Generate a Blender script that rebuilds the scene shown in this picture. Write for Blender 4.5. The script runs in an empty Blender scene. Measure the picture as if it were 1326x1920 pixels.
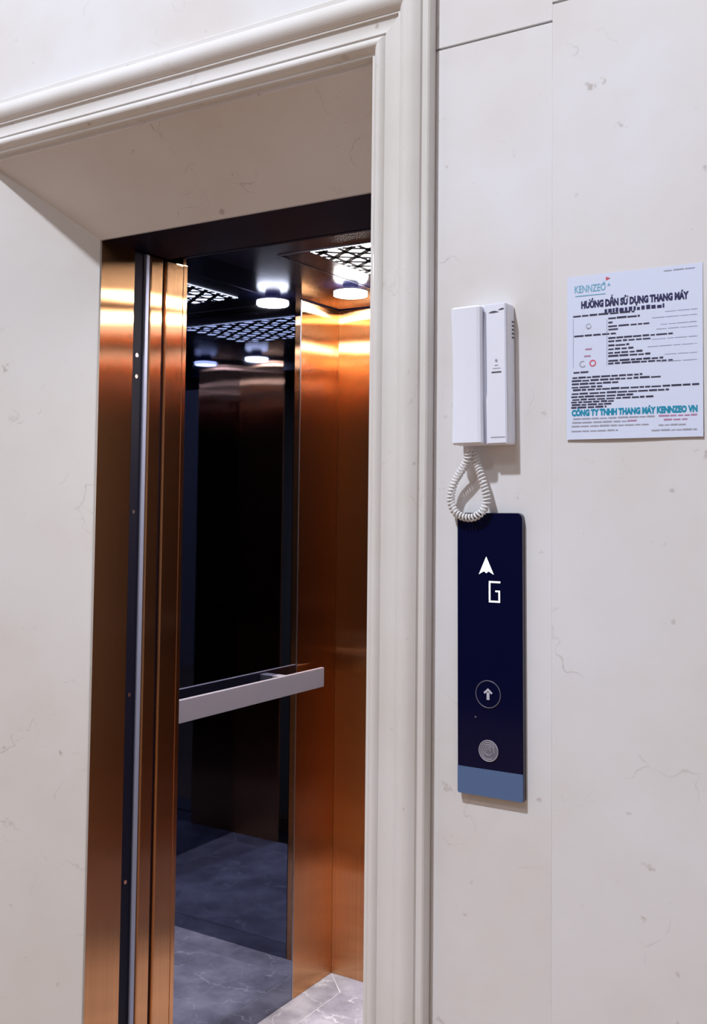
import bpy, bmesh, math, random
from mathutils import Vector, Matrix

random.seed(7)
scene = bpy.context.scene
col = scene.collection

# ------------------------------------------------------------------ camera
CAM = Vector((0.0, -1.5, 1.55))
F_PX, YAW, PITCH, ROLL, CY = 1935.92, math.radians(32.2215), math.radians(2.95486), math.radians(0.63006), 845.29
fwd = Vector((-math.sin(YAW) * math.cos(PITCH), math.cos(YAW) * math.cos(PITCH), math.sin(PITCH)))
r0 = Vector((math.cos(YAW), math.sin(YAW), 0.0))
u0 = r0.cross(fwd)
rgt = r0 * math.cos(ROLL) + u0 * math.sin(ROLL)
upv = -r0 * math.sin(ROLL) + u0 * math.cos(ROLL)
cam_data = bpy.data.cameras.new('camera')
cam = bpy.data.objects.new('camera', cam_data)
col.objects.link(cam)
cam_data.sensor_fit = 'AUTO'
cam_data.sensor_width = 36.0
cam_data.lens = F_PX * 36.0 / 1920.0
cam_data.shift_y = (CY - 960.0) / 1920.0
cam_data.clip_start = 0.02
m = Matrix.Identity(4)
for i in range(3):
    m[i][0], m[i][1], m[i][2], m[i][3] = rgt[i], upv[i], -fwd[i], CAM[i]
cam.matrix_world = m
scene.camera = cam

# ------------------------------------------------------------------ world, exposure
world = bpy.data.worlds.new('world')
scene.world = world
world.use_nodes = True
world.node_tree.nodes['Background'].inputs['Color'].default_value = (0.9, 0.93, 1.0, 1)
world.node_tree.nodes['Background'].inputs['Strength'].default_value = 0.02
scene.view_settings.view_transform = 'Standard'
scene.view_settings.look = 'None'
scene.view_settings.exposure = 0.0
scene.view_settings.gamma = 1.0
scene.view_settings.use_curve_mapping = False
try:
    scene.cycles.use_denoising = True
    scene.cycles.max_bounces = 14
    scene.cycles.glossy_bounces = 8
    scene.cycles.diffuse_bounces = 5
    scene.cycles.caustics_reflective = False
    scene.cycles.sample_clamp_indirect = 6.0
except Exception:
    pass

# light levels (used by the lamp builders below)
LOBBY_MAIN_W, LOBBY_FILL_W = 330.0, 50.0
LOBBY_COLOR = (0.885, 0.94, 1.04)
CAR_SPOT_W = 16.0
CAR_SPOT_COLOR = (1.0, 0.96, 0.92)
LATTICE_EMIT = 9.0

# ------------------------------------------------------------------ helpers
WLOC = {}

def tag(o, label=None, cat=None, group=None, kind=None):
    if label: o['label'] = label
    if cat: o['category'] = cat
    if group: o['group'] = group
    if kind: o['kind'] = kind
    return o

def empty(name, loc, label=None, cat=None, group=None, kind=None):
    o = bpy.data.objects.new(name, None)
    o.empty_display_size = 0.05
    col.objects.link(o)
    o.location = loc
    WLOC[o.name] = Vector(loc)
    return tag(o, label, cat, group, kind)

def obj(name, bm, mat, parent=None, smooth=False, label=None, cat=None, group=None, kind=None):
    """One mesh object; bm holds world coordinates, the origin goes to the base centre of the mesh."""
    bmesh.ops.recalc_face_normals(bm, faces=bm.faces[:])
    lo = Vector((min(v.co[i] for v in bm.verts) for i in range(3)))
    hi = Vector((max(v.co[i] for v in bm.verts) for i in range(3)))
    c = Vector(((lo.x + hi.x) / 2, (lo.y + hi.y) / 2, lo.z))
    for v in bm.verts: v.co -= c
    if smooth:
        for f in bm.faces: f.smooth = True
    me = bpy.data.meshes.new(name)
    bm.to_mesh(me); bm.free()
    me.materials.append(mat)
    o = bpy.data.objects.new(name, me)
    col.objects.link(o)
    if parent:
        o.parent = parent
        o.location = c - WLOC[parent.name]
    else:
        o.location = c
    WLOC[o.name] = c
    return tag(o, label, cat, group, kind)

def dup(o, loc):
    """Copy of a part (shared mesh) moved to world location loc, same parent."""
    c = o.copy(); col.objects.link(c)
    c.parent = o.parent
    c.location = Vector(loc) - (WLOC[o.parent.name] if o.parent else Vector())
    WLOC[c.name] = Vector(loc)
    return c

def box(bm, x0, x1, y0, y1, z0, z1, bevel=0.0, seg=2):
    n0 = len(bm.verts)
    geom = bmesh.ops.create_cube(bm, size=1.0)
    vs = geom['verts']
    for v in vs:
        v.co = Vector((x0 + (v.co.x + .5) * (x1 - x0), y0 + (v.co.y + .5) * (y1 - y0), z0 + (v.co.z + .5) * (z1 - z0)))
    if bevel > 0:
        es = list({e for v in vs for e in v.link_edges})
        bmesh.ops.bevel(bm, geom=es, offset=bevel, segments=seg, affect='EDGES', profile=0.5)
    return bm

def boxo(name, x0, x1, y0, y1, z0, z1, mat, parent=None, bevel=0.0, **kw):
    bm = bmesh.new(); box(bm, x0, x1, y0, y1, z0, z1, bevel)
    return obj(name, bm, mat, parent, **kw)

def prism(bm, pts, vec):
    """Extrude a planar polygon (list of Vectors) along vec."""
    a = [bm.verts.new(p) for p in pts]
    b = [bm.verts.new(Vector(p) + Vector(vec)) for p in pts]
    bm.faces.new(a); bm.faces.new(list(reversed(b)))
    n = len(a)
    for i in range(n):
        bm.faces.new((a[i], a[(i + 1) % n], b[(i + 1) % n], b[i]))
    return bm

def tube(bm, pts, rad, sides=8, cap=True, closed=False):
    pts = [Vector(p) for p in pts]
    n = len(pts); rings = []
    nrm = None
    for i, p in enumerate(pts):
        if closed: t = (pts[(i + 1) % n] - pts[i - 1]).normalized()
        else: t = (pts[min(i + 1, n - 1)] - pts[max(i - 1, 0)]).normalized()
        if nrm is None:
            nrm = t.orthogonal().normalized()
        nrm = (nrm - t * nrm.dot(t)).normalized()
        bt = t.cross(nrm)
        rr = rad[i] if isinstance(rad, (list, tuple)) else rad
        rings.append([bm.verts.new(p + (nrm * math.cos(2 * math.pi * k / sides) + bt * math.sin(2 * math.pi * k / sides)) * rr) for k in range(sides)])
    for i in range(n if closed else n - 1):
        A, B = rings[i], rings[(i + 1) % n]
        for k in range(sides):
            bm.faces.new((A[k], A[(k + 1) % sides], B[(k + 1) % sides], B[k]))
    if cap and not closed:
        bm.faces.new(rings[0]); bm.faces.new(list(reversed(rings[-1])))
    return bm

def disc_cyl(bm, cx, cy, cz, r, depth, axis='Y', seg=40, bevel=0.0):
    """Short cylinder from the given centre of its back face, pointing to -axis for Y (towards the lobby) or -Z."""
    n0 = []
    pts = []
    for k in range(seg):
        a = 2 * math.pi * k / seg
        if axis == 'Y': pts.append(Vector((cx + r * math.cos(a), cy, cz + r * math.sin(a))))
        elif axis == 'Z': pts.append(Vector((cx + r * math.cos(a), cy + r * math.sin(a), cz)))
        else: pts.append(Vector((cx, cy + r * math.cos(a), cz + r * math.sin(a))))
    vec = {'Y': (0, -depth, 0), 'Z': (0, 0, -depth), 'X': (depth, 0, 0)}[axis]
    return prism(bm, pts, vec)

def ring(bm, cx, cy, cz, r, t, axis='Y', seg=48, sides=8):
    pts = []
    for k in range(seg):
        a = 2 * math.pi * k / seg
        if axis == 'Y': pts.append((cx + r * math.cos(a), cy, cz + r * math.sin(a)))
        else: pts.append((cx + r * math.cos(a), cy + r * math.sin(a), cz))
    return tube(bm, pts, t, sides, closed=True)

# ------------------------------------------------------------------ materials
def mat_new(name):
    mt = bpy.data.materials.new(name); mt.use_nodes = True
    nt = mt.node_tree
    return mt, nt, nt.nodes['Principled BSDF'], nt.links

def simple(name, color, rough=0.5, metal=0.0, spec=0.5, emit=None, es=0.0, coat=0.0):
    mt, nt, b, L = mat_new(name)
    b.inputs['Base Color'].default_value = (*color, 1)
    b.inputs['Roughness'].default_value = rough
    b.inputs['Metallic'].default_value = metal
    b.inputs['Specular IOR Level'].default_value = spec
    b.inputs['Coat Weight'].default_value = coat
    if emit:
        b.inputs['Emission Color'].default_value = (*emit, 1)
        b.inputs['Emission Strength'].default_value = es
    return mt

def ramp(nt, stops):
    r = nt.nodes.new('ShaderNodeValToRGB')
    el = r.color_ramp.elements
    while len(el) < len(stops): el.new(0.5)
    for e, (p, c) in zip(el, stops):
        e.position = p
        e.color = (*c, 1) if len(c) == 3 else c
    return r

def stone(name, tones, vein, scale=1.0, vein_amt=0.7, rough=0.28, vein_scale=5.0, vein_w=0.012, mask=(0.54, 0.66), spec=0.35, speck=0.6):
    mt, nt, b, L = mat_new(name)
    N = nt.nodes.new
    geo = N('ShaderNodeNewGeometry')
    info = N('ShaderNodeObjectInfo')
    mul = N('ShaderNodeVectorMath'); mul.operation = 'SCALE'
    cmb = N('ShaderNodeCombineXYZ')
    for k in range(3): L.new(info.outputs['Random'], cmb.inputs[k])
    L.new(cmb.outputs[0], mul.inputs[0]); mul.inputs['Scale'].default_value = 13.0
    add = N('ShaderNodeVectorMath'); L.new(geo.outputs['Position'], add.inputs[0]); L.new(mul.outputs[0], add.inputs[1])
    pos = add.outputs[0]
    n1 = N('ShaderNodeTexNoise'); n1.inputs['Scale'].default_value = 2.6 * scale; n1.inputs['Detail'].default_value = 5; n1.inputs['Roughness'].default_value = 0.55
    L.new(pos, n1.inputs['Vector'])
    rp = ramp(nt, [(0.32, tones[0]), (0.5, tones[1]), (0.68, tones[2])])
    L.new(n1.outputs['Fac'], rp.inputs[0])
    # veins: edges of distorted cells, kept only where a mask noise is high
    nd = N('ShaderNodeTexNoise'); nd.inputs['Scale'].default_value = 7 * scale; nd.inputs['Detail'].default_value = 4
    L.new(pos, nd.inputs['Vector'])
    sc = N('ShaderNodeVectorMath'); sc.operation = 'SCALE'; sc.inputs['Scale'].default_value = 0.22 / scale
    L.new(nd.outputs['Color'], sc.inputs[0])
    ad2 = N('ShaderNodeVectorMath'); L.new(pos, ad2.inputs[0]); L.new(sc.outputs[0], ad2.inputs[1])
    vo = N('ShaderNodeTexVoronoi'); vo.feature = 'DISTANCE_TO_EDGE'; vo.inputs['Scale'].default_value = vein_scale * scale
    L.new(ad2.outputs[0], vo.inputs['Vector'])
    mr = N('ShaderNodeMapRange'); mr.inputs['From Min'].default_value = 0.0; mr.inputs['From Max'].default_value = vein_w
    mr.inputs['To Min'].default_value = 1.0; mr.inputs['To Max'].default_value = 0.0
    L.new(vo.outputs['Distance'], mr.inputs['Value'])
    nm = N('ShaderNodeTexNoise'); nm.inputs['Scale'].default_value = 5.5 * scale; nm.inputs['Detail'].default_value = 6; nm.inputs['Roughness'].default_value = 0.7
    L.new(pos, nm.inputs['Vector'])
    mk = N('ShaderNodeMapRange'); mk.inputs['From Min'].default_value = mask[0]; mk.inputs['From Max'].default_value = mask[1]
    L.new(nm.outputs['Fac'], mk.inputs['Value'])
    m1 = N('ShaderNodeMath'); m1.operation = 'MULTIPLY'; L.new(mr.outputs[0], m1.inputs[0]); L.new(mk.outputs[0], m1.inputs[1])
    m2 = N('ShaderNodeMath'); m2.operation = 'MULTIPLY'; L.new(m1.outputs[0], m2.inputs[0]); m2.inputs[1].default_value = vein_amt
    mx = N('ShaderNodeMix'); mx.data_type = 'RGBA'
    L.new(m2.outputs[0], mx.inputs['Factor']); L.new(rp.outputs[0], mx.inputs['A']); mx.inputs['B'].default_value = (*vein, 1)
    out = mx.outputs['Result']
    if speck > 0:
        ns = N('ShaderNodeTexNoise'); ns.inputs['Scale'].default_value = 32 * scale; ns.inputs['Detail'].default_value = 3
        L.new(pos, ns.inputs['Vector'])
        ms = N('ShaderNodeMapRange'); ms.inputs['From Min'].default_value = 0.71; ms.inputs['From Max'].default_value = 0.78
        ms.inputs['To Max'].default_value = speck
        L.new(ns.outputs['Fac'], ms.inputs['Value'])
        mx2 = N('ShaderNodeMix'); mx2.data_type = 'RGBA'
        L.new(ms.outputs[0], mx2.inputs['Factor']); L.new(out, mx2.inputs['A']); mx2.inputs['B'].default_value = (*vein, 1)
        out = mx2.outputs['Result']
    L.new(out, b.inputs['Base Color'])
    b.inputs['Roughness'].default_value = rough
    b.inputs['Specular IOR Level'].default_value = spec
    return mt

def brushed(name, color, rough, aniso, wave=0.0):
    mt, nt, b, L = mat_new(name)
    N = nt.nodes.new
    b = N('ShaderNodeBsdfAnisotropic'); b.distribution = 'BECKMANN'
    b.inputs['Roughness'].default_value = rough
    b.inputs['Anisotropy'].default_value = aniso
    b.inputs['Rotation'].default_value = 0.25
    L.new(b.outputs[0], nt.nodes['Material Output'].inputs['Surface'])
    geo = N('ShaderNodeNewGeometry')
    cr = N('ShaderNodeVectorMath'); cr.operation = 'CROSS_PRODUCT'
    L.new(geo.outputs['True Normal'], cr.inputs[0]); cr.inputs[1].default_value = (0, 0, 1)
    ad = N('ShaderNodeVectorMath'); L.new(cr.outputs[0], ad.inputs[0]); ad.inputs[1].default_value = (0.001, 0.001, 0)
    L.new(ad.outputs[0], b.inputs['Tangent'])
    # faint vertical hairlines in the tone
    mp = N('ShaderNodeVectorMath'); mp.operation = 'MULTIPLY'; mp.inputs[1].default_value = (420, 420, 1.2)
    L.new(geo.outputs['Position'], mp.inputs[0])
    n = N('ShaderNodeTexNoise'); n.inputs['Scale'].default_value = 1.0; n.inputs['Detail'].default_value = 2
    L.new(mp.outputs[0], n.inputs['Vector'])
    rp = ramp(nt, [(0.3, tuple(c * 0.9 for c in color)), (0.7, tuple(min(1, c * 1.08) for c in color))])
    L.new(n.outputs['Fac'], rp.inputs[0]); L.new(rp.outputs[0], b.inputs['Color'])
    if wave > 0:
        w = N('ShaderNodeTexNoise'); w.inputs['Scale'].default_value = 5.0; w.inputs['Detail'].default_value = 0
        L.new(geo.outputs['Position'], w.inputs['Vector'])
        bp = N('ShaderNodeBump'); bp.inputs['Strength'].default_value = 1.0; bp.inputs['Distance'].default_value = wave
        L.new(w.outputs['Fac'], bp.inputs['Height']); L.new(bp.outputs[0], b.inputs['Normal'])
    return mt

M = {}
M['marble'] = stone('cream_marble', [(0.68, 0.645, 0.615), (0.73, 0.715, 0.718), (0.765, 0.762, 0.795)], (0.36, 0.30, 0.27), scale=1.0, vein_amt=0.55)
M['casing'] = stone('casing_marble', [(0.66, 0.635, 0.60), (0.70, 0.68, 0.66), (0.73, 0.715, 0.71)], (0.38, 0.32, 0.28), scale=1.1, vein_amt=0.5, rough=0.3)
M['reveal'] = stone('reveal_marble', [(0.68, 0.645, 0.62), (0.72, 0.70, 0.69), (0.74, 0.725, 0.735)], (0.36, 0.30, 0.27), scale=1.0, vein_amt=0.55, rough=0.3)
M['car_stone'] = stone('grey_veined_stone', [(0.25, 0.225, 0.265), (0.38, 0.345, 0.40), (0.56, 0.515, 0.57)], (0.80, 0.76, 0.78), scale=2.6, vein_amt=0.75, rough=0.22, vein_scale=2.2, vein_w=0.03, mask=(0.45, 0.6), speck=0.4)
M['lobby_floor'] = stone('lobby_floor_stone', [(0.30, 0.18, 0.10), (0.36, 0.22, 0.12), (0.41, 0.26, 0.15)], (0.25, 0.17, 0.11), scale=0.8, vein_amt=0.4, rough=0.25)
M['pale_joint'] = simple('pale_floor_joint', (0.78, 0.74, 0.76), 0.5)
M['paint'] = simple('ceiling_paint', (0.72, 0.70, 0.68), 0.9)
M['lobby_wall'] = simple('lobby_wall_paint', (0.52, 0.50, 0.50), 0.8)
M['dark_wall'] = simple('dark_lobby_panelling', (0.075, 0.06, 0.05), 0.6)
M['grout'] = simple('grey_grout', (0.34, 0.33, 0.34), 0.9)
M['mortar'] = simple('wall_backing', (0.45, 0.43, 0.40), 0.95)
M['sealant'] = simple('grey_sealant', (0.42, 0.39, 0.38), 0.6)
M['copper'] = brushed('copper_hairline_steel', (0.71, 0.365, 0.175), 0.24, 0.85, 0.0010)
M['black_mirror'] = simple('black_mirror_steel', (0.22, 0.24, 0.32), 0.02, metal=1.0)
M['black_gloss'] = simple('black_gloss_ceiling', (0.006, 0.006, 0.020), 0.24, spec=0.35)
M['black_head'] = simple('black_header_metal', (0.0012, 0.0012, 0.009), 0.5, spec=0.06)
M['black_plastic'] = simple('black_plastic', (0.005, 0.005, 0.014), 0.5, spec=0.12)
M['steel'] = brushed('satin_steel', (0.62, 0.61, 0.63), 0.34, 0.5)
M['rail'] = simple('satin_rail_steel', (0.27, 0.255, 0.31), 0.5, metal=0.5)
M['aluminium'] = simple('pale_aluminium', (0.30, 0.32, 0.44), 0.4, metal=0.4)
M['screw'] = simple('bright_screw', (0.85, 0.85, 0.88), 0.2, metal=1.0)
M['led'] = simple('led_white', (1, 1, 1), 0.5, emit=(1.0, 0.97, 0.94), es=40.0)
M['lattice_glow'] = simple('lattice_diffuser', (0.9, 0.9, 0.9), 0.6, emit=(0.95, 0.97, 1.0), es=LATTICE_EMIT)
M['lobby_lamp'] = simple('lobby_lamp_diffuser', (0.9, 0.9, 0.9), 0.6, emit=(1, 0.98, 0.97), es=3.0)
M['white_plastic'] = simple('white_plastic', (0.80, 0.83, 0.94), 0.35)
M['cord'] = simple('white_cord_rubber', (0.76, 0.75, 0.76), 0.45)
M['grey_print'] = simple('dark_grey_print', (0.07, 0.07, 0.09), 0.6)
M['soft_print_and_shade'] = simple('soft_grey_print_and_shade', (0.35, 0.35, 0.42), 0.6)  # small print, and the painted shade beside the handset
M['panel_glass'] = simple('black_glass', (0.002, 0.003, 0.026), 0.10, spec=0.22)
M['panel_steel'] = simple('blue_grey_steel', (0.10, 0.17, 0.34), 0.45, metal=0.2)
M['panel_edge'] = simple('panel_edge_metal', (0.10, 0.10, 0.14), 0.3, metal=0.8)
M['display'] = simple('display_white', (1, 1, 1), 0.5, emit=(0.95, 0.97, 1.0), es=1.1)
M['icon_grey'] = simple('button_icon_grey', (0.40, 0.39, 0.46), 0.5, emit=(0.8, 0.8, 0.95), es=0.12)
M['ring_grey'] = simple('button_ring_grey', (0.10, 0.10, 0.14), 0.3)
M['finger_pad'] = simple('reader_pad_grey', (0.16, 0.15, 0.19), 0.4)
M['finger_line'] = simple('reader_line_light', (0.40, 0.39, 0.45), 0.4)
M['paper'] = simple('notice_paper', (0.68, 0.74, 0.92), 0.45)
M['ink'] = simple('ink_black', (0.03, 0.03, 0.07), 0.7)
M['ink_navy'] = simple('ink_navy', (0.02, 0.018, 0.09), 0.7)
M['ink_cyan'] = simple('ink_cyan', (0.0, 0.26, 0.42), 0.7)
M['ink_light_cyan'] = simple('ink_light_cyan', (0.16, 0.42, 0.60), 0.7)
M['ink_red'] = simple('ink_red', (0.62, 0.10, 0.16), 0.7)
M['ink_pink'] = simple('ink_pink', (0.45, 0.22, 0.38), 0.7)
M['ink_grey'] = simple('ink_pale_grey', (0.36, 0.40, 0.52), 0.7)

# ------------------------------------------------------------------ setting: dimensions
CEIL = 6.0
XL, XR, YB = -4.2, 2.4, -5.6             # lobby extents
OP_L, OP_R, OP_T = -1.94, -0.906, 2.32   # opening at the wall face
BK_L, BK_R, BK_T = -1.75, -0.985, 2.151  # opening at the frame
BK_Y = 0.178

# floor, ceiling and the far lobby walls
boxo('floor', XL, XR, YB, 0.172, -0.06, -0.0005, M['lobby_floor'], kind='structure')
boxo('ceiling', XL, XR, YB, 0.10, CEIL, CEIL + 0.06, M['paint'], kind='structure')
boxo('wall_left', XL - 0.08, XL, YB, 0.10, 0.0, CEIL, M['lobby_wall'], kind='structure')
boxo('wall_right', XR, XR + 0.08, YB, 0.10, 0.0, CEIL, M['lobby_wall'], kind='structure')
boxo('wall_back', XL, XR, YB - 0.08, YB, 0.0, CEIL, M['dark_wall'], kind='structure')

# wall with the elevator opening: backing frame and marble slabs
wf = bmesh.new()
box(wf, XL, OP_L - 0.01, 0.016, 0.10, 0.0, CEIL)
box(wf, OP_R + 0.01, XR, 0.016, 0.10, 0.0, CEIL)
box(wf, OP_L - 0.01, OP_R + 0.01, 0.016, 0.10, OP_T + 0.012, CEIL)
wall = obj('wall_front', wf, M['mortar'], kind='structure')
SEAM = -0.585
ZS1, ZS2 = 2.3095, 2.337
G = 0.0018
def tile(x0, x1, z0, z1, proud=0.0):
    return boxo('marble_tile', x0 + G, x1 - G, -proud, 0.016, z0 + G, z1 - G, M['marble'], wall, bevel=0.0006)
tile(OP_R + 0.02, SEAM + 0.0014, 0.0, ZS1)
tile(SEAM - 0.0015, 0.62, 0.0, ZS2, 0.0022)
tile(0.62, XR, 0.0, ZS2)
tile(OP_L - 0.02, SEAM + 0.0014, ZS1, CEIL)
tile(SEAM - 0.0015, 0.62, ZS2, CEIL, 0.0022)
tile(0.62, XR, ZS2, CEIL)
tile(-2.62, OP_L - 0.02, 0.0, ZS1)
tile(-2.62, OP_L - 0.02, ZS1, CEIL)
tile(XL, -2.62, 0.0, ZS1)
tile(XL, -2.62, ZS1, CEIL)
gb = bmesh.new()
box(gb, OP_R + 0.02, SEAM, 0.0045, 0.012, ZS1 - 0.0016, ZS1 + 0.0016)
box(gb, SEAM, 0.62, 0.0045, 0.012, ZS2 - 0.0016, ZS2 + 0.0016)
obj('grout_line', gb, M['grout'], wall)

# splayed stone lining of the opening: left cheek, right cheek, soffit
def cheek(name, xf, xb, zf, zb):
    bm = bmesh.new()
    sgn = -1 if xf < -1.4 else 1
    a = [Vector((xf, -0.002, 0)), Vector((xb, BK_Y - 0.004, 0)), Vector((xb + sgn * 0.03, BK_Y - 0.004, 0)), Vector((xf + sgn * 0.03, 0.0155, 0))]
    lo = [bm.verts.new(p) for p in a]
    top = [zf, zb, zb, zf]
    hi = [bm.verts.new(p + Vector((0, 0, t + 0.012))) for p, t in zip(a, top)]
    bm.faces.new(lo); bm.faces.new(list(reversed(hi)))
    for i in range(4): bm.faces.new((lo[i], lo[(i + 1) % 4], hi[(i + 1) % 4], hi[i]))
    return obj(name, bm, M['reveal'], wall)
cheek('reveal_slab', OP_L, BK_L, OP_T, BK_T)
cheek('reveal_slab', OP_R, BK_R, OP_T, BK_T)
bm = bmesh.new()
a = [Vector((OP_L, -0.002, OP_T)), Vector((OP_R, -0.002, OP_T)), Vector((BK_R, BK_Y - 0.004, BK_T)), Vector((BK_L, BK_Y - 0.004, BK_T))]
b_ = [p + Vector((0, 0.012, 0.022)) for p in a]
lo = [bm.verts.new(p) for p in a]; hi = [bm.verts.new(p) for p in b_]
bm.faces.new(lo); bm.faces.new(list(reversed(hi)))
for i in range(4): bm.faces.new((lo[i], lo[(i + 1) % 4], hi[(i + 1) % 4], hi[i]))
obj('soffit_slab', bm, M['reveal'], wall)

# moulded stone casing, profile (distance from the inner edge, projection from the wall)
def arc(s0, p0, s1, p1, bulge, n=8):
    out = []
    for k in range(1, n):
        t = k / n
        s = s0 + (s1 - s0) * t; p = p0 + (p1 - p0) * t
        q = 4 * t * (1 - t) * bulge
        out.append((s, p + q))
    return out
PROF = [(0.0, 0.0), (0.0, 0.012), (0.0045, 0.012), (0.0055, 0.0135)]
PROF += arc(0.0055, 0.0135, 0.027, 0.0195, 0.0075) + [(0.027, 0.0195), (0.0285, 0.0175)]
PROF += [(0.030, 0.0175), (0.031, 0.0205)] + arc(0.031, 0.0205, 0.057, 0.0215, -0.0022) + [(0.057, 0.0215), (0.0575, 0.0245), (0.0615, 0.0250)]
PROF += [(0.0625, 0.027)] + arc(0.0625, 0.027, 0.102, 0.0285, 0.0095, 12) + [(0.102, 0.0285), (0.1035, 0.0235), (0.1135, 0.0235), (0.116, 0.021), (0.116, 0.0)]
def casing(name, side):
    bm = bmesh.new()
    ends = []
    for e in (0, 1):
        row = []
        for s, p in PROF:
            if side == 'R': co = (OP_R + s, -p - 0.0025, -0.0 if e == 0 else OP_T + s)
            elif side == 'L': co = (OP_L - s, -p - 0.0025, -0.0 if e == 0 else OP_T + s)
            else: co = ((OP_L - s) if e == 0 else (OP_R + s), -p - 0.0025, OP_T + s)
            row.append(bm.verts.new(co))
        ends.append(row)
    n = len(PROF)
    for i in range(n):
        j = (i + 1) % n
        bm.faces.new((ends[0][i], ends[0][j], ends[1][j], ends[1][i]))
    bm.faces.new(ends[0]); bm.faces.new(list(reversed(ends[1])))
    o = obj(name, bm, M['casing'], kind='structure')
    return o
casing('trim_1', 'R'); casing('trim_2', 'T'); casing('trim_3', 'L')

# concrete hoistway behind the wall
M['concrete'] = simple('shaft_concrete', (0.16, 0.155, 0.15), 0.95)
boxo('wall_shaft_rear', -2.75, -0.45, 1.62, 1.74, 0.0, CEIL, M['concrete'], kind='structure')
boxo('wall_shaft_left', -2.87, -2.75, 0.102, 1.74, 0.0, CEIL, M['concrete'], kind='structure')
boxo('wall_shaft_right', -0.45, -0.33, 0.102, 1.74, 0.0, CEIL, M['concrete'], kind='structure')

# ------------------------------------------------------------------ elevator entrance frame
fr = empty('elevator_door_frame', ((BK_L + BK_R) / 2, 0.2, 0.0), 'copper coloured hairline steel elevator door frame set in the stone opening', 'door frame')
JY1 = 0.287
boxo('jamb', BK_L - 0.03, BK_L, BK_Y, JY1, 0.0, BK_T + 0.03, M['copper'], fr, bevel=0.0015)
boxo('jamb', BK_R, BK_R + 0.03, BK_Y, JY1, 0.0, BK_T + 0.03, M['copper'], fr, bevel=0.0015)
boxo('head', BK_L, BK_R, BK_Y, 0.402, BK_T + 0.002, BK_T + 0.03, M['black_head'], fr, bevel=0.001, label='black underside of the door head')
boxo('sealant_bead', BK_L - 0.012, BK_L + 0.0012, BK_Y - 0.0045, BK_Y, 0.0, BK_T, M['sealant'], fr)
boxo('sealant_bead', BK_L, BK_R, BK_Y - 0.004, BK_Y, BK_T - 0.0012, BK_T + 0.004, M['sealant'], fr)

d1 = empty('door_1', (BK_L - 0.38, 0.33, 0.0), kind='structure')
boxo('door_panel', BK_L - 0.76, BK_L, 0.342, 0.385, 0.012, BK_T, M['copper'], d1, bevel=0.0035)
boxo('door_seal', BK_L - 0.02, BK_L - 0.008, 0.385, 0.396, 0.012, BK_T, M['black_plastic'], d1)

sill = empty('door_sill', ((BK_L + BK_R) / 2, 0.3, 0.0), 'grooved satin metal sill across the elevator entrance floor', 'sill')
boxo('sill_plate', BK_L - 0.04, BK_R + 0.04, 0.176, 0.33, -0.03, -0.0005, M['steel'], sill)
boxo('sill_plate', BK_L - 0.04, BK_R + 0.04, 0.345, 0.465, -0.03, -0.0005, M['steel'], sill)

# ------------------------------------------------------------------ elevator car
CX0, CX1, CY0, CY1, CZ = -1.914, -0.723, 0.474, 1.435, 2.21
car = empty('elevator_car', ((CX0 + CX1) / 2, (CY0 + CY1) / 2, 0.0), 'open elevator car with black mirror and copper walls beyond the doorway', 'elevator')
T = 0.012
LSPLIT = 1.2105      # black mirror / copper joint on the side walls
RS = 0.184           # copper strip on the rear wall
gap = 0.0012
zt = CZ + 0.10
boxo('mirror_panel', CX0 - T, CX0, CY0, LSPLIT - gap, 0.0, zt, M['black_mirror'], car, label='black mirror steel side panel')
boxo('copper_panel', CX0 - T, CX0, LSPLIT + gap, CY1, 0.0, zt, M['copper'], car, label='copper coloured corner panel')
boxo('panel_joint', CX0 - T, CX0 + 0.0016, LSPLIT - gap, LSPLIT + gap, 0.0, CZ, M['steel'], car)
boxo('copper_panel', CX0 + 0.0005, CX0 + RS - gap, CY1, CY1 + T, 0.0, zt, M['copper'], car)
boxo('mirror_panel', CX0 + RS + gap, CX1 - RS - gap, CY1, CY1 + T, 0.0, zt, M['black_mirror'], car)
boxo('copper_panel', CX1 - RS + gap, CX1 - 0.0005, CY1, CY1 + T, 0.0, zt, M['copper'], car)
boxo('mirror_panel', CX1, CX1 + T, CY0, LSPLIT - gap, 0.0, zt, M['black_mirror'], car)
boxo('copper_panel', CX1, CX1 + T, LSPLIT + gap, CY1, 0.0, zt, M['copper'], car)
boxo('front_return', CX0, BK_L - 0.004, CY0 - 0.012, CY0, 0.0, zt, M['copper'], car)
boxo('front_return', BK_R + 0.004, CX1, CY0 - 0.012, CY0, 0.0, zt, M['copper'], car)
boxo('transom', BK_L - 0.004, BK_R + 0.004, CY0 - 0.008, CY0 + 0.004, BK_T + 0.021, zt, M['black_head'], car)
cd = boxo('car_door', BK_L - 0.74, BK_L + 0.0005, 0.396, 0.460, 0.012, BK_T, M['copper'], car, bevel=0.004)
boxo('door_trim', BK_L - 0.02, BK_L + 0.0004, 0.4595, CY0, 0.012, BK_T, M['copper'], cd, bevel=0.001)

# safety edge strip with screws between jamb and door edge
se = boxo('safety_edge', BK_L - 0.03, BK_L - 0.006, 0.288, 0.3235, 0.012, BK_T, M['black_plastic'], car, label='black safety edge strip')
boxo('edge_profile', BK_L - 0.02, BK_L + 0.0006, 0.3245, 0.3365, 0.012, BK_T, M['aluminium'], se, bevel=0.002)
sc0 = None
for zz in (1.901, 1.850, 1.526, 1.095, 0.662):
    if sc0 is None:
        bm = bmesh.new(); disc_cyl(bm, BK_L - 0.0062, 0.304, zz, 0.0048, 0.0022, 'X', 14)
        sc0 = obj('screw', bm, M['screw'], se); zz0 = WLOC[sc0.name].z - zz
    else:
        l0 = WLOC[sc0.name]
        dup(sc0, (l0.x, l0.y, zz + zz0))

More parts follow.
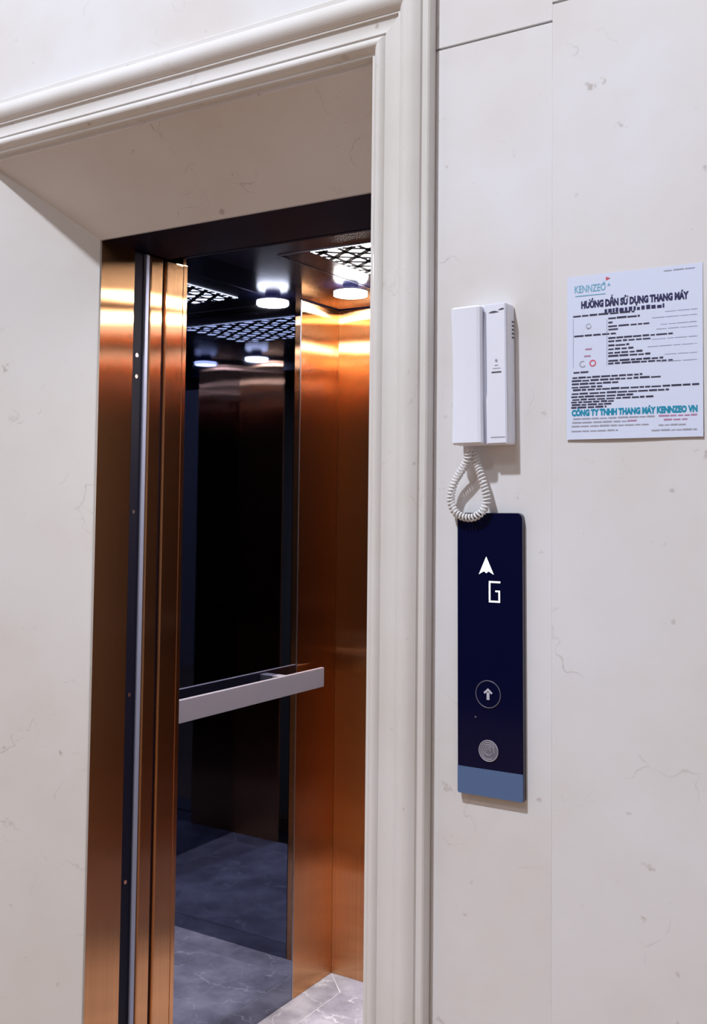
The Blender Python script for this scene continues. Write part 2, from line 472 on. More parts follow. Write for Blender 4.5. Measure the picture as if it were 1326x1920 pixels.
# floor: mitred border slabs around a centre slab
B = 0.098
def slab(pts):
    bm = bmesh.new(); prism(bm, [Vector((x, y, 0.0)) for x, y in pts], (0, 0, -0.0014))
    bmesh.ops.bevel(bm, geom=[e for e in bm.edges if all(abs(v.co.z) < 1e-6 for v in e.verts)], offset=0.0006, segments=1, affect='EDGES')
    return obj('floor_slab', bm, M['car_stone'], car)
g = 0.0013
x0, x1, y0, y1 = CX0, CX1, CY0 - 0.006, CY1
slab([(x0, y0 + g), (x0 + B - g, y0 + B + g), (x0 + B - g, y1 - B - g), (x0, y1 - g)])
slab([(x1, y1 - g), (x1 - B + g, y1 - B - g), (x1 - B + g, y0 + B + g), (x1, y0 + g)])
slab([(x0 + g, y1), (x0 + B + g, y1 - B + g), (x1 - B - g, y1 - B + g), (x1 - g, y1)])
slab([(x0 + g, y0), (x1 - g, y0), (x1 - B - g, y0 + B - g), (x0 + B + g, y0 + B - g)])
slab([(x0 + B + g, y0 + B + g), (x1 - B - g, y0 + B + g), (x1 - B - g, y1 - B - g), (x0 + B + g, y1 - B - g)])
boxo('floor_bed', x0, x1, y0, y1, -0.03, -0.0015, M['pale_joint'], car)

# ceiling: black gloss plate carrying a framed, backlit lattice and four round surface downlights
LX0, LX1, LY0, LY1 = -1.622, -1.015, 0.838, 1.248
ZC = CZ + 0.041
cl = boxo('ceiling_plate', CX0, CX1, CY0, CY1, ZC, ZC + 0.03, M['black_gloss'], car)
bm = bmesh.new()
RX0, RX1, RY0, RY1 = -1.730, -0.907, 0.828, 1.392
for (ax, bx_, ay, by) in ((RX0, RX0 + 0.004, RY0, RY1), (RX1 - 0.004, RX1, RY0, RY1), (RX0, RX1, RY0, RY0 + 0.004), (RX0, RX1, RY1 - 0.004, RY1)):
    box(bm, ax, bx_, ay, by, ZC - 0.0015, ZC)
obj('panel_rim', bm, M['panel_edge'], cl)
for (ax, bx_, ay, by) in ((CX0, CX0 + 0.004, LSPLIT, CY1), (CX0 + 0.004, CX0 + RS, CY1 - 0.004, CY1), (CX1 - RS, CX1 - 0.004, CY1 - 0.004, CY1), (CX1 - 0.004, CX1, LSPLIT, CY1)):
    boxo('wall_top_trim', ax, bx_, ay, by, CZ - 0.002, CZ + 0.004, M['black_head'], car)
# lattice plate: crossing diagonal bars with a third set of bars, and a solid rim
bm = bmesh.new()
ZL0, ZL1 = ZC - 0.0035, ZC - 0.0022
rim = 0.002
ix0, ix1, iy0, iy1 = LX0 + rim, LX1 - rim, LY0 + rim, LY1 - rim
for (ax, bx_, ay, by) in ((LX0, ix0, LY0, LY1), (ix1, LX1, LY0, LY1), (ix0, ix1, LY0, iy0), (ix0, ix1, iy1, LY1)):
    box(bm, ax, bx_, ay, by, ZL0, ZL1)
def clip_seg(p, d):
    t0, t1 = -9.0, 9.0
    for k, lo_, hi_ in ((0, ix0, ix1), (1, iy0, iy1)):
        if abs(d[k]) < 1e-9:
            if p[k] < lo_ or p[k] > hi_: return None
            continue
        a_, b2 = (lo_ - p[k]) / d[k], (hi_ - p[k]) / d[k]
        t0, t1 = max(t0, min(a_, b2)), min(t1, max(a_, b2))
    return (t0, t1) if t1 - t0 > 0.01 else None
def bar(p, ang, w):
    d = Vector((math.cos(ang), math.sin(ang), 0)); nn = Vector((-d.y, d.x, 0))
    s = clip_seg(p, d)
    if not s: return
    P = Vector((p[0], p[1], ZL0))
    q = [P + d * s[0] - nn * w / 2, P + d * s[1] - nn * w / 2, P + d * s[1] + nn * w / 2, P + d * s[0] + nn * w / 2]
    prism(bm, q, (0, 0, ZL1 - ZL0))
cxm, cym = (ix0 + ix1) / 2, (iy0 + iy1) / 2
for ang, pitch, w in ((math.radians(35), 0.052, 0.016), (math.radians(-35), 0.052, 0.016), (math.radians(90), 0.064, 0.012)):
    nn = (-math.sin(ang), math.cos(ang))
    for k in range(-12, 13):
        o_ = (k + 0.31 * (ang > 1)) * pitch
        bar((cxm + nn[0] * o_, cym + nn[1] * o_), ang, w)
obj('light_lattice', bm, M['black_head'], cl, label='black cut-out lattice over a white light')
boxo('light_diffuser', LX0, LX1, LY0, LY1, ZC - 0.0018, ZC - 0.0004, M['lattice_glow'], cl)
dl0 = None
for (sx, sy) in ((CX0 + 0.155, CY1 - 0.172), (CX1 - 0.155, CY1 - 0.172), (CX0 + 0.155, CY0 + 0.075), (CX1 - 0.155, CY0 + 0.075)):
    bm = bmesh.new(); ring(bm, sx, sy, CZ + 0.020, 0.053, 0.0025, 'Z', 32, 6)
    bmr = obj('downlight', bm, M['steel'], car, smooth=True)
    bm = bmesh.new(); disc_cyl(bm, sx, sy, CZ + 0.020, 0.054, 0.014, 'Z', 32)
    obj('lamp_lens', bm, M['led'], bmr)
    bm = bmesh.new(); disc_cyl(bm, sx, sy, ZC, 0.026, 0.0205, 'Z', 32)
    obj('lamp_body', bm, M['black_gloss'], bmr)
    ld = bpy.data.lights.new('downlight_lamp', 'AREA'); ld.shape = 'DISK'; ld.size = 0.10; ld.energy = CAR_SPOT_W; ld.color = CAR_SPOT_COLOR
    lo_ = bpy.data.objects.new('downlight_lamp', ld); col.objects.link(lo_)
    lo_.location = (sx, sy, ZC - 0.037)

# handrail on the side wall
RZ0, RZ1, RX = 0.9655, 1.0265, CX0 + 0.060
hr = boxo('handrail', RX - 0.012, RX, CY0 + 0.06, 1.280, RZ0, RZ1, M['rail'], car, bevel=0.0012, label='flat satin steel handrail')
for yy in (0.60, 1.10):
    boxo('bracket', CX0, RX - 0.011, yy - 0.018, yy + 0.018, RZ0 + 0.018, RZ1 - 0.006, M['rail'], hr, bevel=0.001)

# ------------------------------------------------------------------ text helper
def text_mesh(bm, body, size, width, x, y, z, depth=0.0002, bold=0.0, align='LEFT'):
    """Flat lettering in the plane y, reading along +x, fitted to the given width."""
    cu = bpy.data.curves.new('lettering', 'FONT')
    cu.body = body; cu.size = size; cu.align_x = 'LEFT'; cu.offset = bold; cu.resolution_u = 2
    to = bpy.data.objects.new('lettering', cu); col.objects.link(to)
    bpy.context.view_layer.update()
    dg = bpy.context.evaluated_depsgraph_get()
    me = bpy.data.meshes.new_from_object(to.evaluated_get(dg))
    xs = [v.co.x for v in me.vertices]
    k = width / (max(xs) - min(xs)); xm = min(xs)
    vm = [bm.verts.new((x + (v.co.x - xm) * k, y, z + v.co.y)) for v in me.vertices]
    for p in me.polygons:
        try: bm.faces.new([vm[i] for i in p.vertices])
        except ValueError: pass
    bpy.data.objects.remove(to); bpy.data.curves.remove(cu); bpy.data.meshes.remove(me)
    return bm

def flat(bm, pts2, y):
    """Polygon in the plane y from (x, z) points."""
    bm.faces.new([bm.verts.new((x, y, z)) for x, z in pts2])

# ------------------------------------------------------------------ hall call panel
PX0, PX1, PZ0, PZ1, PY = -0.7375, -0.6265, 1.099, 1.5385, 0.0115
pan = empty('call_panel', ((PX0 + PX1) / 2, -0.0001, PZ0), 'tall narrow black glass elevator call panel below the handset', 'call panel')
def rounded(xa, xb, za, zb, rt, rb, n=6):
    pts = []
    for cx, cz, rr, a0 in ((xb - rt, zb - rt, rt, 0), (xa + rt, zb - rt, rt, 90), (xa + rb, za + rb, rb, 180), (xb - rb, za + rb, rb, 270)):
        for k in range(n + 1):
            a = math.radians(a0 + 90 * k / n)
            pts.append((cx + rr * math.cos(a), cz + rr * math.sin(a)))
    return pts
bm = bmesh.new()
prism(bm, [Vector((x, -0.0002, z)) for x, z in rounded(PX0, PX1, PZ0, PZ1, 0.009, 0.003)], (0, -(PY - 0.002), 0))
obj('panel_body', bm, M['panel_edge'], pan)
PS = PZ0 + 0.0425
bm = bmesh.new()
prism(bm, [Vector((x, -(PY - 0.002), z)) for x, z in rounded(PX0 + 0.0008, PX1 - 0.0008, PS, PZ1 - 0.0008, 0.0085, 0.0002)], (0, -0.002, 0))
obj('glass_face', bm, M['panel_glass'], pan)
bm = bmesh.new()
prism(bm, [Vector((x, -(PY - 0.002), z)) for x, z in rounded(PX0 + 0.0004, PX1 - 0.0004, PZ0 + 0.0003, PS - 0.0004, 0.0002, 0.003)], (0, -0.0022, 0))
obj('foot_strip', bm, M['panel_steel'], pan, label='blue grey metal strip')
yF = -PY - 0.0004
# travel arrow
ax, az = (-0.6866, 1.4557)
bm = bmesh.new()
flat(bm, [(ax, az + 0.0145), (ax - 0.0128, az - 0.0135), (ax - 0.004, az - 0.0085), (ax, az - 0.0115)], yF)
flat(bm, [(ax, az + 0.0145), (ax, az - 0.0115), (ax + 0.004, az - 0.0085), (ax + 0.0128, az - 0.0135)], yF)
obj('travel_arrow', bm, M['display'], pan)
# floor letter G drawn as display segments
gx, gz = (-0.6728, 1.4157)
bm = bmesh.new()
w_, h_, s_ = 0.0095, 0.0165, 0.0027
def seg(xa, xb, za, zb): flat(bm, [(xa, za), (xb, za), (xb, zb), (xa, zb)], yF)
seg(gx - w_, gx + w_ + 0.0005, gz + h_ - s_, gz + h_)
seg(gx - w_, gx - w_ + s_, gz - h_ + s_ + 0.0006, gz + h_ - s_ - 0.0006)
seg(gx - w_, gx + w_, gz - h_, gz - h_ + s_)
seg(gx + w_ - s_, gx + w_, gz - h_ + s_ + 0.0006, gz - 0.0006)
seg(gx + 0.0015, gx + w_, gz - 0.0002, gz + s_ * 0.8)
obj('floor_letter', bm, M['display'], pan)
# call button: ring and arrow
bx, bz = (-0.6839, 1.2567)
bm = bmesh.new(); disc_cyl(bm, bx, -PY + 0.0002, bz, 0.0205, 0.0009, 'Y', 48)
btn = obj('call_button', bm, M['panel_glass'], pan)
bm = bmesh.new(); ring(bm, bx, -PY - 0.0006, bz, 0.0208, 0.0009, 'Y')
obj('button_ring', bm, M['ring_grey'], btn, smooth=True)
bm = bmesh.new()
yb_ = -PY - 0.0010
flat(bm, [(bx - 0.0024, bz - 0.0085), (bx + 0.0024, bz - 0.0085), (bx + 0.0024, bz + 0.003), (bx - 0.0024, bz + 0.003)], yb_)
flat(bm, [(bx, bz + 0.0095), (bx - 0.0078, bz + 0.0025), (bx - 0.0055, bz + 0.0005), (bx, bz + 0.0050)], yb_ - 0.0001)
flat(bm, [(bx, bz + 0.0095), (bx, bz + 0.0050), (bx + 0.0055, bz + 0.0005), (bx + 0.0078, bz + 0.0025)], yb_ - 0.0001)
obj('arrow_icon', bm, M['icon_grey'], btn)
dx_, dz_ = (-0.7056, 1.2197)
bm = bmesh.new(); disc_cyl(bm, dx_, -PY, dz_, 0.0016, 0.0005, 'Y', 12)
obj('indicator_dot', bm, M['ring_grey'], pan)
# fingerprint style reader
fx, fz = (-0.6835, 1.1700)
bm = bmesh.new(); disc_cyl(bm, fx, -PY + 0.0002, fz, 0.0165, 0.0012, 'Y', 40)
fp = obj('card_reader', bm, M['finger_pad'], pan, label='round grey reader pad')
bm = bmesh.new(); ring(bm, fx, -PY - 0.0009, fz, 0.0160, 0.0007, 'Y')
for r_, a0, a1 in ((0.0125, 20, 300), (0.0095, -30, 230), (0.0065, 40, 330), (0.0035, -20, 210)):
    tube(bm, [(fx + r_ * math.cos(math.radians(a0 + (a1 - a0) * k / 16)), -PY - 0.0011, fz + r_ * 1.05 * math.sin(math.radians(a0 + (a1 - a0) * k / 16))) for k in range(17)], 0.00055, 5)
obj('reader_rim', bm, M['finger_line'], fp, smooth=True)
pan.rotation_euler = (0, math.radians(-0.45), 0)

# ------------------------------------------------------------------ intercom handset on the wall
HX0, HXM, HX1 = -0.7385, -0.6845, -0.6445
HZ0, HZ1 = 1.6445, 1.8655
ph = empty('intercom_phone', ((HX0 + HX1) / 2, -0.0001, HZ0), 'white wall intercom handset with coiled cord beside the stone casing', 'intercom')
YBASE, YHAND = -0.030, -0.043
bm = bmesh.new()
box(bm, HX0 + 0.006, HX1, YBASE, -0.0002, HZ0, HZ1, 0.0035, 3)
pb = obj('base_body', bm, M['white_plastic'], ph, smooth=False)
# raised right cover with chamfered top-left corner
bm = bmesh.new()
prof = [(HXM + 0.005, HZ0 + 0.001), (HX1 - 0.0015, HZ0 + 0.001), (HX1 - 0.0015, HZ1 - 0.001), (HXM + 0.002, HZ1 - 0.001), (HXM + 0.002, HZ1 - 0.008), (HXM + 0.0075, HZ1 - 0.016), (HXM + 0.0075, HZ0 + 0.09), (HXM + 0.005, HZ0 + 0.07)]
prism(bm, [Vector((x, YBASE + 0.001, z)) for x, z in prof], (0, -0.0045, 0))
bmesh.ops.bevel(bm, geom=[e for e in bm.edges if all(v.co.y < YBASE - 0.003 for v in e.verts)], offset=0.0012, segments=2, affect='EDGES')
obj('front_cover', bm, M['white_plastic'], ph)
YC = YBASE - 0.0037
# handset: long grip with a slightly waisted middle, thicker ends and rounded edges
bm = bmesh.new()
rows = 17
secs = []
for k in range(rows):
    t = (0.0, 0.012)[k] if k < 2 else ((1.0, 0.988)[rows - 1 - k] if k > rows - 3 else (k - 1) / (rows - 3))
    z = HZ0 + 0.0012 + (HZ1 - HZ0 - 0.0032) * t
    e = abs(2 * t - 1)
    hw = 0.0255 + 0.0012 * e ** 2
    yf = YHAND + 0.0035 * (1 - e ** 2) * 0.6
    cx = (HX0 + HXM) / 2 + 0.0008
    if k in (0, rows - 1): hw -= 0.002; yf += 0.002
    r_ = 0.0065
    sec = [(cx - hw, -0.006), (cx - hw, yf + r_), (cx - hw + r_ * .3, yf + r_ * .3), (cx - hw + r_, yf), (cx, yf - 0.0008), (cx + hw - r_, yf), (cx + hw - r_ * .3, yf + r_ * .3), (cx + hw, yf + r_), (cx + hw, -0.006)]
    secs.append([bm.verts.new((x, y, z)) for x, y in sec])
for k in range(rows - 1):
    for i in range(len(secs[0])):
        j = (i + 1) % len(secs[0])
        bm.faces.new((secs[k][i], secs[k][j], secs[k + 1][j], secs[k + 1][i]))
bm.faces.new(secs[0]); bm.faces.new(list(reversed(secs[-1])))
obj('handset', bm, M['white_plastic'], ph)
# grey strip painted in as groove shade between handset and cover, markings
boxo('groove_shade', HXM + 0.0005, HXM + 0.0046, YBASE - 0.0006, YBASE + 0.001, HZ0 + 0.002, HZ1 - 0.012, M['soft_print_and_shade'], ph)
def mark(bm, pts): flat(bm, pts, YC - 0.0002)
mx_, mz_ = (-0.6626, 1.7659)
bm = bmesh.new()
ll = (-0.6612, 1.8518)
mark(bm, [(ll[0] - 0.013, ll[1] - 0.0015), (ll[0] - 0.004, ll[1] - 0.0020), (ll[0] + 0.005, ll[1] - 0.0012), (ll[0] - 0.002, ll[1] + 0.0012), (ll[0] - 0.008, ll[1] + 0.0008)])
mark(bm, [(ll[0] + 0.003, ll[1] + 0.0018), (ll[0] + 0.009, ll[1] + 0.0016), (ll[0] + 0.0135, ll[1] + 0.0026), (ll[0] + 0.0125, ll[1] + 0.0045), (ll[0] + 0.008, ll[1] + 0.0042)])
obj('maker_mark', bm, M['grey_print'], ph)
bm = bmesh.new()
kx, kz = (-0.6617, 1.7567)
mark(bm, [(kx - 0.0082, kz - 0.0010), (kx + 0.0082, kz - 0.0010), (kx + 0.0082, kz + 0.0010), (kx - 0.0082, kz + 0.0010)])
kx, kz = (-0.6618, 1.7750)
bm2 = bmesh.new(); disc_cyl(bm2, kx, YC, kz, 0.0022, 0.0004, 'Y', 14)
obj('status_light', bm2, M['soft_print_and_shade'], ph)
obj('key_slot', bm, M['grey_print'], ph)
bm = bmesh.new()
kx, kz = (-0.6617, 1.7675)
mark(bm, [(kx - 0.003, kz - 0.0006), (kx + 0.003, kz - 0.0006), (kx + 0.003, kz + 0.0006), (kx - 0.003, kz + 0.0006)])
mark(bm, [(kx - 0.006, kz - 0.0052), (kx + 0.007, kz - 0.0052), (kx + 0.007, kz - 0.0044), (kx - 0.006, kz - 0.0044)])
kx, kz = (-0.6604, 1.6555)
mark(bm, [(kx - 0.012, kz - 0.0006), (kx + 0.012, kz - 0.0006), (kx + 0.012, kz + 0.0006), (kx - 0.012, kz + 0.0006)])
obj('small_print', bm, M['soft_print_and_shade'], ph, kind='stuff')
# vent slots on the right side
v0 = None
for k in range(5):
    zz = HZ1 - 0.028 - 0.0062 * k
    if v0 is None:
        v0 = boxo('vent_slot', HX1 - 0.001, HX1 + 0.0003, -0.012, -0.004, zz - 0.0013, zz + 0.0013, M['grey_print'], ph)
    else:
        l0 = WLOC[v0.name]; dup(v0, (l0.x, l0.y, zz - 0.0013))
# coiled cord: helix around a hanging loop
ctrl = [Vector(p) for p in ((-0.7145, -0.0290, 1.6420), (-0.7147, -0.0265, 1.6337), (-0.7177, -0.0240, 1.6221), (-0.7282, -0.0215, 1.6071), (-0.7425, -0.0190, 1.5885), (-0.7491, -0.0190, 1.5689), (-0.7490, -0.0190, 1.5536), (-0.7413, -0.0190, 1.5392), (-0.7271, -0.0190, 1.5318), (-0.7112, -0.0190, 1.5312), (-0.6974, -0.0190, 1.5381), (-0.6883, -0.0190, 1.5508), (-0.6875, -0.0190, 1.5650), (-0.6912, -0.0190, 1.5800), (-0.6959, -0.0190, 1.5960), (-0.7034, -0.0150, 1.6113), (-0.7081, -0.0150, 1.6240), (-0.7110, -0.0150, 1.6359), (-0.7119, -0.0150, 1.6427))]
def catmull(P, n=24):
    out = []
    for i in range(len(P) - 1):
        p0, p1, p2, p3 = P[max(i - 1, 0)], P[i], P[i + 1], P[min(i + 2, len(P) - 1)]
        for k in range(n):
            t = k / n
            out.append(0.5 * ((2 * p1) + (p2 - p0) * t + (2 * p0 - 5 * p1 + 4 * p2 - p3) * t * t + (3 * p1 - p0 - 3 * p2 + p3) * t ** 3))
    out.append(P[-1])
    return out
path = catmull(ctrl)
cum = [0.0]
for i in range(1, len(path)): cum.append(cum[-1] + (path[i] - path[i - 1]).length)
Ltot = cum[-1]
def at_len(s):
    import bisect
    i = min(max(bisect.bisect_left(cum, s), 1), len(path) - 1)
    t = (s - cum[i - 1]) / max(cum[i] - cum[i - 1], 1e-9)
    return path[i - 1].lerp(path[i], t), (path[i] - path[i - 1]).normalized()
turns = 50; per = 14
pts = []
lead = 0.012
for k in range(turns * per + 1):
    s = Ltot * k / (turns * per)
    p, t = at_len(s)
    nrm = Vector((0, -1, 0)); nrm = (nrm - t * nrm.dot(t)).normalized(); bt = t.cross(nrm)
    rr = 0.0052 * min(1.0, s / lead, (Ltot - s) / lead)
    a = 2 * math.pi * k / per
    pts.append(p + (nrm * math.cos(a) + bt * math.sin(a)) * max(rr, 0.0004))
bm = bmesh.new(); tube(bm, pts, 0.00165, 6)
obj('coiled_cord', bm, M['cord'], ph, smooth=True, label='white coiled cord')
ph.rotation_euler = (0, math.radians(-0.9), 0)

# ------------------------------------------------------------------ paper notice
NX0, NX1, NZ0, NZ1 = -0.560, -0.358, 1.651, 1.900
nt_ = empty('paper_notice', ((NX0 + NX1) / 2, -0.0023, NZ0), 'printed elevator instruction sheet fixed to the marble wall', 'notice')
NY = -0.0026
bm = bmesh.new()
nu, nv = 12, 14
grid = []
for j in range(nv + 1):
    row = []
    for i in range(nu + 1):
        u, v = i / nu, j / nv
        lift = 0.0006 + 0.0035 * (1 - v) ** 3 * (0.5 + 0.5 * math.sin(3.0 * u + 0.4)) + 0.0012 * max(0, u - 0.8) * 5 * (0.4 + 0.6 * (1 - v))
        row.append((NX0 + (NX1 - NX0) * u, -0.0022 - lift, NZ0 + (NZ1 - NZ0) * v))
    grid.append(row)
def sheet_y(x, z):
    u = min(max((x - NX0) / (NX1 - NX0), 0), 1); v = min(max((z - NZ0) / (NZ1 - NZ0), 0), 1)
    return -0.0022 - (0.0006 + 0.0035 * (1 - v) ** 3 * (0.5 + 0.5 * math.sin(3.0 * u + 0.4)) + 0.0012 * max(0, u - 0.8) * 5 * (0.4 + 0.6 * (1 - v)))
fa = [[bm.verts.new(p) for p in r_] for r_ in grid]
ba = [[bm.verts.new((p[0], p[1] + 0.0003, p[2])) for p in r_] for r_ in grid]
for j in range(nv):
    for i in range(nu):
        bm.faces.new((fa[j][i], fa[j][i + 1], fa[j + 1][i + 1], fa[j + 1][i]))
        bm.faces.new((ba[j + 1][i], ba[j + 1][i + 1], ba[j][i + 1], ba[j][i]))
for i in range(nu):
    bm.faces.new((fa[0][i + 1], fa[0][i], ba[0][i], ba[0][i + 1])); bm.faces.new((fa[nv][i], fa[nv][i + 1], ba[nv][i + 1], ba[nv][i]))
for j in range(nv):
    bm.faces.new((fa[j][0], fa[j + 1][0], ba[j + 1][0], ba[j][0])); bm.faces.new((fa[j + 1][nu], fa[j][nu], ba[j][nu], ba[j + 1][nu]))
sheet = obj('sheet', bm, M['paper'], nt_)
def print_obj(name, bm, mat, kind=None):
    for v in bm.verts: v.co.y = sheet_y(v.co.x, v.co.z) - 0.00035
    return obj(name, bm, mat, sheet, kind=kind)
# heading, cyan company line, logo wordmark
bm = bmesh.new(); a = (-0.5379, 1.8514); b2 = (-0.3775, 1.8551); text_mesh(bm, 'H\u01af\u1edaNG D\u1eaaN S\u1eec D\u1ee4NG THANG M\u00c1Y', 0.0140, b2[0] - a[0], a[0], 0, a[1] - 0.001, bold=0.0009)
print_obj('heading', bm, M['ink_navy'])
bm = bmesh.new(); a = (-0.5523, 1.6879); b2 = (-0.3658, 1.6872); text_mesh(bm, 'C\u00d4NG TY TNHH THANG M\u00c1Y KENNZEO VN', 0.0125, b2[0] - a[0], a[0], 0, a[1] - 0.001, bold=0.0008)
print_obj('company_line', bm, M['ink_cyan'])
bm = bmesh.new(); a = (-0.5481, 1.8745); b2 = (-0.4998, 1.8737); text_mesh(bm, 'KENNZEO', 0.0155, b2[0] - a[0], a[0], 0, a[1], bold=0.0002)
a = (-0.5472, 1.8687); flat(bm, [(a[0], a[1]), (a[0] + 0.047, a[1]), (a[0] + 0.047, a[1] + 0.0012), (a[0], a[1] + 0.0012)], 0)
print_obj('logo_wordmark', bm, M['ink_light_cyan'])
bm = bmesh.new(); a = (-0.4965, 1.8919); flat(bm, [(a[0] - 0.003, a[1] + 0.003), (a[0] + 0.004, a[1]), (a[0] - 0.003, a[1] - 0.003)], 0)
print_obj('logo_red_mark', bm, M['ink_red'])
bm = bmesh.new(); a = (-0.5022, 1.8861); flat(bm, [(a[0] - 0.0025, a[1] - 0.002), (a[0] + 0.0025, a[1] - 0.002), (a[0], a[1] + 0.0025)], 0)
a = (-0.4948, 1.8829); flat(bm, [(a[0] - 0.0025, a[1] - 0.002), (a[0] + 0.0025, a[1] - 0.002), (a[0], a[1] + 0.0025)], 0)
print_obj('logo_blue_mark', bm, M['ink_light_cyan'])
# lines of print too small to read: runs of word-length dashes
def dashes(bm, xa, xb, z, h, rnd, wmin=0.006, wmax=0.016):
    x = xa
    while x < xb - 0.002:
        w = min(rnd.uniform(wmin, wmax), xb - x)
        hh = h * rnd.uniform(0.75, 1.1)
        flat(bm, [(x, z), (x + w, z), (x + w, z + hh), (x, z + hh)], 0)
        x += w + rnd.uniform(0.0012, 0.0024)
rnd = random.Random(3)
def nline(bm, xa, z, xb, h=0.0022, **k):
    dashes(bm, xa, xb, z - h / 2, h, rnd, **k)
bm = bmesh.new()
nline(bm, -0.5015, 1.8430, -0.4126, 0.0058, wmin=0.003, wmax=0.007)
print_obj('second_heading', bm, M['ink_navy'], 'stuff')
bm = bmesh.new()
for xa, zl, xb in ((-0.5506, 1.8387, -0.4563), (-0.4958, 1.8314, -0.4484), (-0.4958, 1.8250, -0.4868), (-0.4958, 1.8194, -0.4344), (-0.4958, 1.8146, -0.4804), (-0.5489, 1.8083, -0.4844), (-0.4958, 1.8017, -0.4005), (-0.4958, 1.7969, -0.4329), (-0.4958, 1.7905, -0.4644), (-0.4958, 1.7849, -0.4581), (-0.4959, 1.7793, -0.4447), (-0.4959, 1.7745, -0.4330), (-0.4959, 1.7673, -0.4144), (-0.4959, 1.7633, -0.4007)):
    nline(bm, xa, zl, xb, 0.0026)
print_obj('table_text', bm, M['ink'], 'stuff')
bm = bmesh.new()
for xa, zl, xb in ((-0.5497, 1.7528, -0.5230), (-0.5514, 1.7448, -0.4448), (-0.5523, 1.7400, -0.4153), (-0.5523, 1.7351, -0.4806), (-0.5523, 1.7302, -0.5049), (-0.5506, 1.7260, -0.3634), (-0.5523, 1.7204, -0.4062), (-0.5531, 1.7156, -0.4583), (-0.5514, 1.7114, -0.4286), (-0.5531, 1.7075, -0.4847), (-0.5523, 1.7034, -0.4887), (-0.5531, 1.6993, -0.4984)):
    nline(bm, xa, zl, xb, 0.0026)
print_obj('body_text', bm, M['ink'], 'stuff')
bm = bmesh.new()
for xa, zl, xb in ((-0.5498, 1.6822, -0.4240), (-0.5514, 1.6765, -0.4647), (-0.5523, 1.6709, -0.4334), (-0.4210, 1.6692, -0.3801), (-0.5523, 1.6636, -0.4807), (-0.4311, 1.6617, -0.3667)):
    nline(bm, xa, zl, xb, 0.0022)
print_obj('contact_text', bm, M['soft_print_and_shade'], 'stuff')
bm = bmesh.new()
for xa, zl, xb in ((-0.4209, 1.6824, -0.3666), (-0.4663, 1.6769, -0.4505), (-0.4133, 1.6767, -0.3800), (-0.5313, 1.7874, -0.5213), (-0.5330, 1.7770, -0.5213)):
    nline(bm, xa, zl, xb, 0.0022)
print_obj('pink_text', bm, M['ink_pink'], 'stuff')
bm = bmesh.new()
for xa, zl, xb in ((-0.4118, 1.8343, -0.3657), (-0.4304, 1.8265, -0.3658), (-0.4181, 1.8161, -0.3658), (-0.4243, 1.8095, -0.3659), (-0.4305, 1.7951, -0.3659), (-0.4368, 1.7846, -0.3660), (-0.4121, 1.7719, -0.3661), (-0.4183, 1.7615, -0.3661)):
    nline(bm, xa, zl, xb, 0.0008, wmin=0.008, wmax=0.02)
nline(bm, -0.4131, 1.8939, -0.3668, 0.0018)
a = (-0.5506, 1.8354); b2 = (-0.5506, 1.7602); flat(bm, [(a[0], b2[1]), (a[0] + 0.0006, b2[1]), (a[0] + 0.0006, a[1]), (a[0], a[1])], 0)
a = (-0.4982, 1.8308); flat(bm, [(a[0], b2[1]), (a[0] + 0.0006, b2[1]), (a[0] + 0.0006, a[1]), (a[0], a[1])], 0)
print_obj('table_rules', bm, M['ink_grey'], 'stuff')
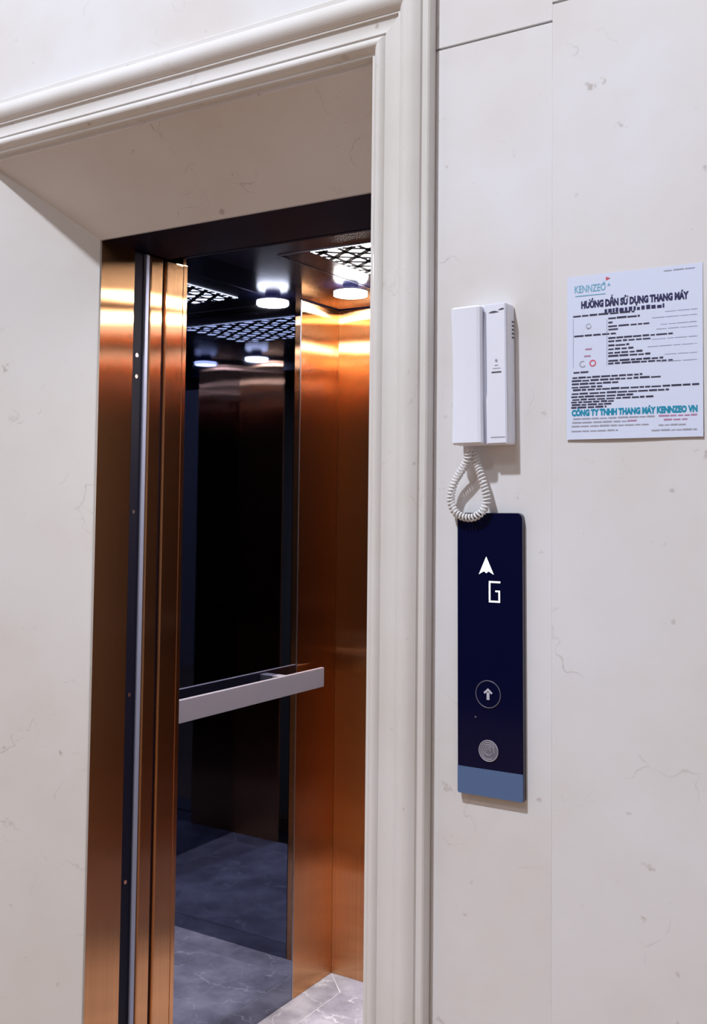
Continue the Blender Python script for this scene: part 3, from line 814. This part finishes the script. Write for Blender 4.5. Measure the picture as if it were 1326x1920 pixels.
def annulus(bm, cx, cz, ro, ri, seg=20, a0=0, a1=360):
    for k in range(seg):
        p, q = math.radians(a0 + (a1 - a0) * k / seg), math.radians(a0 + (a1 - a0) * (k + 1) / seg)
        flat(bm, [(cx + ro * math.cos(p), cz + ro * math.sin(p)), (cx + ro * math.cos(q), cz + ro * math.sin(q)), (cx + ri * math.cos(q), cz + ri * math.sin(q)), (cx + ri * math.cos(p), cz + ri * math.sin(p))], 0)
bm = bmesh.new(); a = (-0.5197, 1.7656); annulus(bm, a[0], a[1], 0.0052, 0.0034); print_obj('red_symbol', bm, M['ink_red'])
bm = bmesh.new(); a = (-0.5355, 1.7650); annulus(bm, a[0], a[1], 0.0050, 0.0036, a0=60, a1=330)
print_obj('grey_symbol', bm, M['soft_print_and_shade'])
bm = bmesh.new(); a = (-0.5263, 1.8219); annulus(bm, a[0], a[1], 0.0042, 0.0034)
print_obj('grey_symbol', bm, M['soft_print_and_shade'])
bm = bmesh.new(); a = (-0.5271, 1.8187); flat(bm, [(a[0] - 0.002, a[1] + 0.0015), (a[0] + 0.002, a[1] + 0.0015), (a[0], a[1] - 0.002)], 0)
print_obj('grey_symbol', bm, M['soft_print_and_shade'])

# ------------------------------------------------------------------ lobby ceiling lights
def lobby_light(x, y, s, watts, label):
    t = empty('ceiling_light', (x, y, CEIL - 0.03), label, 'ceiling light', 'lobby ceiling panels')
    bm = bmesh.new()
    for (ax, bx_, ay, by) in ((-1, 1, -1, -.94), (-1, 1, .94, 1), (-1, -.94, -.94, .94), (.94, 1, -.94, .94)):
        box(bm, x + ax * s / 2, x + bx_ * s / 2, y + ay * s / 2, y + by * s / 2, CEIL - 0.022, CEIL - 0.0002)
    obj('frame', bm, M['paint'], t)
    boxo('diffuser', x - s * .47, x + s * .47, y - s * .47, y + s * .47, CEIL - 0.016, CEIL - 0.010, M['lobby_lamp'], t)
    ld = bpy.data.lights.new('panel_lamp', 'AREA'); ld.shape = 'SQUARE'; ld.size = s * 0.92; ld.energy = watts; ld.color = LOBBY_COLOR
    lo_ = bpy.data.objects.new('panel_lamp', ld); col.objects.link(lo_)
    lo_.location = (x, y, CEIL - 0.024)
lobby_light(-1.45, -3.0, 0.24, LOBBY_MAIN_W, 'small square white ceiling panel light nearest the elevator')
lobby_light(-0.9, -4.5, 0.60, LOBBY_FILL_W, 'added larger square ceiling fill light farthest from the elevator')  # unseen fill lamp, added to brighten the lower wall and reveal
